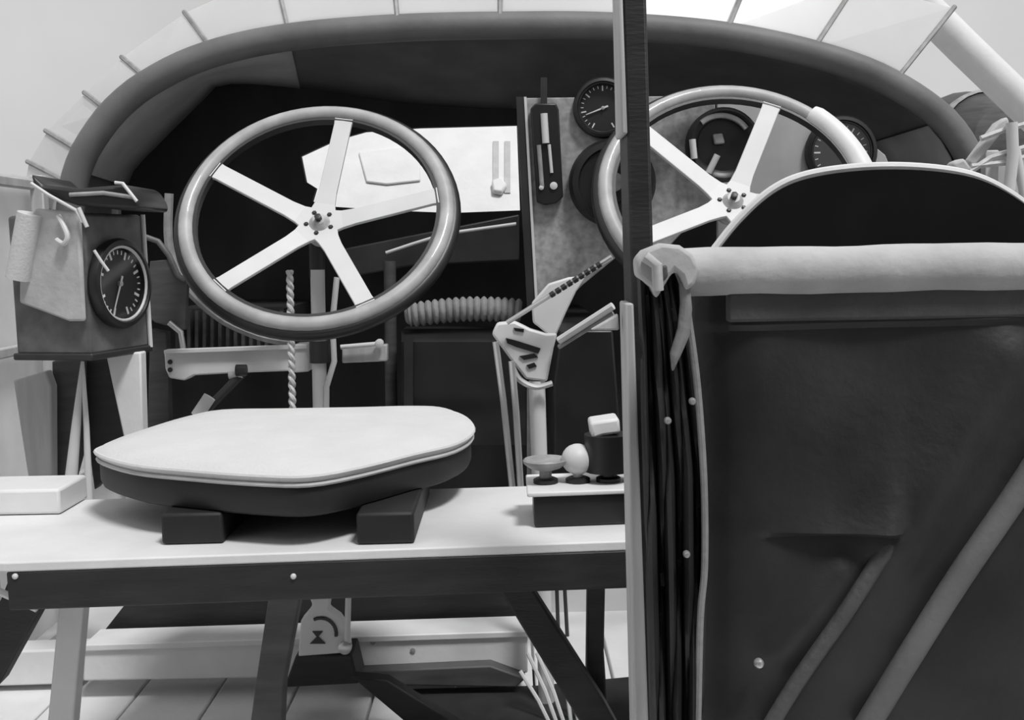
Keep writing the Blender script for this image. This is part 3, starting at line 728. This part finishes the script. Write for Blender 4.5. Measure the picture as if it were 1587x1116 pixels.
# ================================================================== UNDER THE BENCH
def bpart(name, pix, Y, th, m_, label): o_ = obj(name, pslab(pix, Y, th), m_, BENCH, bevel=.003); o_['label'] = label
bpart('leg', [(104, 805), (142, 805), (130, 925), (112, 1130), (72, 1130), (92, 925)], 1.55, .03, 'white_paint', 'pale upright timber leg near the wall')
bpart('brace', [(40, 830), (90, 830), (66, 938), (0, 1058), (-60, 1120), (-70, 1060), (0, 930)], 1.45, .03, 'dark_wood', 'dark diagonal brace at the wall end')
bpart('leg', [(440, 815), (490, 815), (466, 925), (440, 1060), (436, 1150), (384, 1150), (396, 1060), (416, 925)], 1.48, .03, 'mid_wood', 'dark slanted leg in the middle')
bpart('brace', [(710, 815), (762, 815), (820, 905), (935, 1085), (960, 1130), (905, 1130), (768, 905)], 1.50, .03, 'dark_wood', 'long dark diagonal brace by the post')
bpart('leg', [(912, 815), (940, 815), (936, 1010), (944, 1130), (908, 1130)], 1.54, .03, 'dark_wood', 'dark upright strut by the post')
plain('stay_rod', [(-5, 915, 1.40), (58, 944, 1.40)], .005, 'aluminium', 'short bright stay rod crossing the bench end', 'rod')
pl('footwell_shade_board', [(195, 860), (812, 840), (815, 972), (560, 982), (150, 992), (195, 935)], 2.03, .03, 'dark_wood', 'wide dark board put in for interior shade behind the white floor spar', 'board')  # dark fill for the interior shade; its slanted end doubles as a brace
pl('floor_brace', [(545, 1050), (600, 1055), (720, 1130), (640, 1130)], 1.75, .03, 'dark_wood', 'dark brace lying low across the white floor', 'brace')
# white floor spar
zs0 = P(480, 1045, 1.93).z; 
root = thing('floor_spar', 'white painted spar running across the cockpit floor', 'spar', Vector((P(480, 1045, 1.93).x, 1.93, zs0)))
A, B = P(128, 1002, 1.93), P(818, 980, 1.93); A2, B2 = P(128, 1056, 1.93), P(818, 1044, 1.93)
bm = NB(); slab(bm, [A, B, B2, A2], .07); obj('spar', bm, 'white_paint', root, bevel=.004)
bm = NB(); o = Vector((0, -.006, 0)); slab(bm, [P(128, 1000, 1.924), P(822, 978, 1.924), P(822, 988, 1.924), P(128, 1010, 1.924)], .085); obj('cap_strip', bm, 'white_paint', root, bevel=.002)
for px, py in ((578, 995), (640, 1008)):
    bm = NB(); lathe(bm, [(.005, 0), (.005, .002), (0, .003)], frame_to(P(px, py, 1.93), back), 10); obj('bolt', bm, 'grey_metal', root)
bm = NB(); slab(bm, [P(-60, 1012, 1.98), P(126, 1006, 1.98), P(126, 1060, 1.98), P(-60, 1066, 1.98)], .06)
tag(obj('spar_end', bm, 'white_paint', bevel=.004), 'white stub spar beside the pale bench leg', 'spar')
pl('dark_skid', [(540, 1042), (760, 1032), (815, 1052), (800, 1066), (560, 1062)], 1.90, .05, 'mid_wood', 'grey wooden skid below the white floor spar', 'skid')
# white arch bracket
root = thing('pulley_bracket', 'white arched pulley bracket standing on a dark block', 'bracket', P(500, 1015, 1.80))
obj('plate', pslab([(462, 1018), (466, 962), (478, 948), (484, 938), (480, 928), (486, 921), (508, 920), (512, 926), (509, 944), (526, 956), (540, 976), (543, 1012)], 1.80, .025), 'white_paint', root, bevel=.003)
bm = NB(); tube(bm, [P(497 + 24 * math.cos(a), 982 - 24 * math.sin(a), 1.798) for a in [math.radians(-10 + 14 * k) for k in range(10)]], .003, 6); obj('groove', bm, 'dark_metal', root)
for pix in ([(484, 979), (500, 979), (492, 989)], [(480, 998), (504, 998), (492, 986)]):
    obj('cutout', pslab(pix, 1.797, .006), 'black_enamel', root, smooth=False)
pl('dark_block', [(458, 1017), (545, 1014), (556, 1060), (440, 1066)], 1.80, .08, 'dark_wood', 'dark wooden block under the white arched bracket', 'block')
root = thing('pin_lever', 'thin pale lever with round foot beside the arched bracket', 'lever', P(538, 1010, 1.78))
obj('rod', rodp([(540, 920, 1.78), (538, 1000, 1.78)], .005), 'aluminium', root)
bm = NB(); lathe(bm, [(.011, -.006), (.011, .006), (.006, .008), (0, .008)], frame_to(P(535, 1003, 1.78), back), 16); obj('foot', bm, 'steel', root)
# pale boarded screen behind
root = thing('boarded_screen', 'pale boarded screen under the bench right of the diagonal brace', 'screen', P(900, 1035, 2.35))
for k, (y0, y1) in enumerate(((896, 948), (951, 983), (986, 1034))):
    obj('board', pslab([(822, y0 + 4), (985, y0), (985, y1), (822, y1 + 4)], 2.35 + .004 * (k % 2), .015), 'white_paint' if k != 1 else 'pale_wood', root, bevel=.002)
bm = NB(); lathe(bm, [(.005, 0), (.005, .003), (0, .004)], frame_to(P(895, 999, 2.348), back), 10); obj('screw', bm, 'dark_metal', root)
for k, (x0, x1) in enumerate(((862, 866), (874, 880))):
    tag(obj('control_cable', rodp([(x0, 890, 2.2), (x1, 1000, 2.2), (x1 + 6, 1130, 2.2)], .004, 6), 'dark_metal'), ('dark control cable beside the pale bracket stem before the boarded screen', 'dark control cable closer to the upright bench strut')[k], 'cable', 'dark control cables')
# fan of pale control cables
fan = [((818, 1012), (866, 1130)), ((832, 1012), (877, 1130)), ((806, 1040), (856, 1130)), ((866, 1016), (886, 1130)), ((877, 1012), (897, 1130))]
wl_lab = ['slack pale wire between the two outer wires of the fan', 'pale fan wire passing closest under the spar end block', 'lowest pale fan wire leaving the skid tip', 'upright pale wire nearest the slanting fan wires', 'upright pale wire against the dark diagonal brace']
for ((x0, y0), (x1, y1)), lb in zip(fan, wl_lab):
    tag(obj('control_wire', rodp([(x0, y0, 1.82), ((x0 + x1) / 2 + 3, (y0 + y1) / 2, 1.80), (x1, y1, 1.78)], .0035, 6), 'aluminium'), lb, 'wire', 'fan of pale control wires')
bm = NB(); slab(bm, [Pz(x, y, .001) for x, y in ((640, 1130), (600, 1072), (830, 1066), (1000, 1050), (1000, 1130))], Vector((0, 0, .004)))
tag(obj('dark_floor_area', bm, 'dark_metal', smooth=False), 'flat dark area on the floor under the fan of wires', 'sheet')  # flat dark area over the white boards

# ================================================================== OUTSIDE, UPPER RIGHT
tag(obj('wing_strut', rodp([(1380, -40, 3.6), (1490, 70, 3.6), (1640, 215, 3.6)], .055, 14), 'white_paint'), 'broad pale wing strut slanting outside the cockpit', 'strut')
root = thing('engine_nacelle', 'dark rounded engine nacelle beyond the cockpit edge', 'nacelle', P(1460, 320, 4.6))
bm = NB(); lathe(bm, [(0, .5), (.12, .47), (.2, .36), (.24, .2), (.25, -.1), (.2, -.4), (0, -.5)], frame_to(P(1462, 250, 4.6), Vector((.1, -1, .1))), 28); obj('cowling', bm, 'mid_wood', root)
bm = NB(); lathe(bm, [(.20, .37), (.212, .36), (.212, .33), (.2, .33)], frame_to(P(1462, 250, 4.6), Vector((.1, -1, .1))), 28); obj('cowl_band', bm, 'grey_metal', root)
root = thing('rigging_bundle', 'pale straps and rods bundled at the right wall', 'strap', P(1540, 300, 1.75))
obj('strap', pslab([(1500, 250), (1545, 190), (1562, 180), (1566, 190), (1530, 235), (1510, 262)], 1.75, .02), 'pale_canvas', root, bevel=.004)
obj('pad', pslab([(1476, 252), (1495, 244), (1508, 262), (1492, 275), (1480, 270)], 1.72, .03), 'pale_canvas', root, bevel=.005)
for pix in ([(1500, 268), (1535, 245), (1590, 228)], [(1520, 215), (1560, 200), (1600, 190)], [(1505, 258), (1560, 252), (1600, 240)]):
    obj('cord', rodp([(x, y, 1.74) for x, y in pix], .005, 6), 'rope', root)
obj('rod', rodp([(1568, 190, 1.73), (1570, 240, 1.73), (1562, 310, 1.73)], .009), 'aluminium', root)
obj('rod', rodp([(1574, 230, 1.735), (1590, 320, 1.735)], .007), 'aluminium', root)
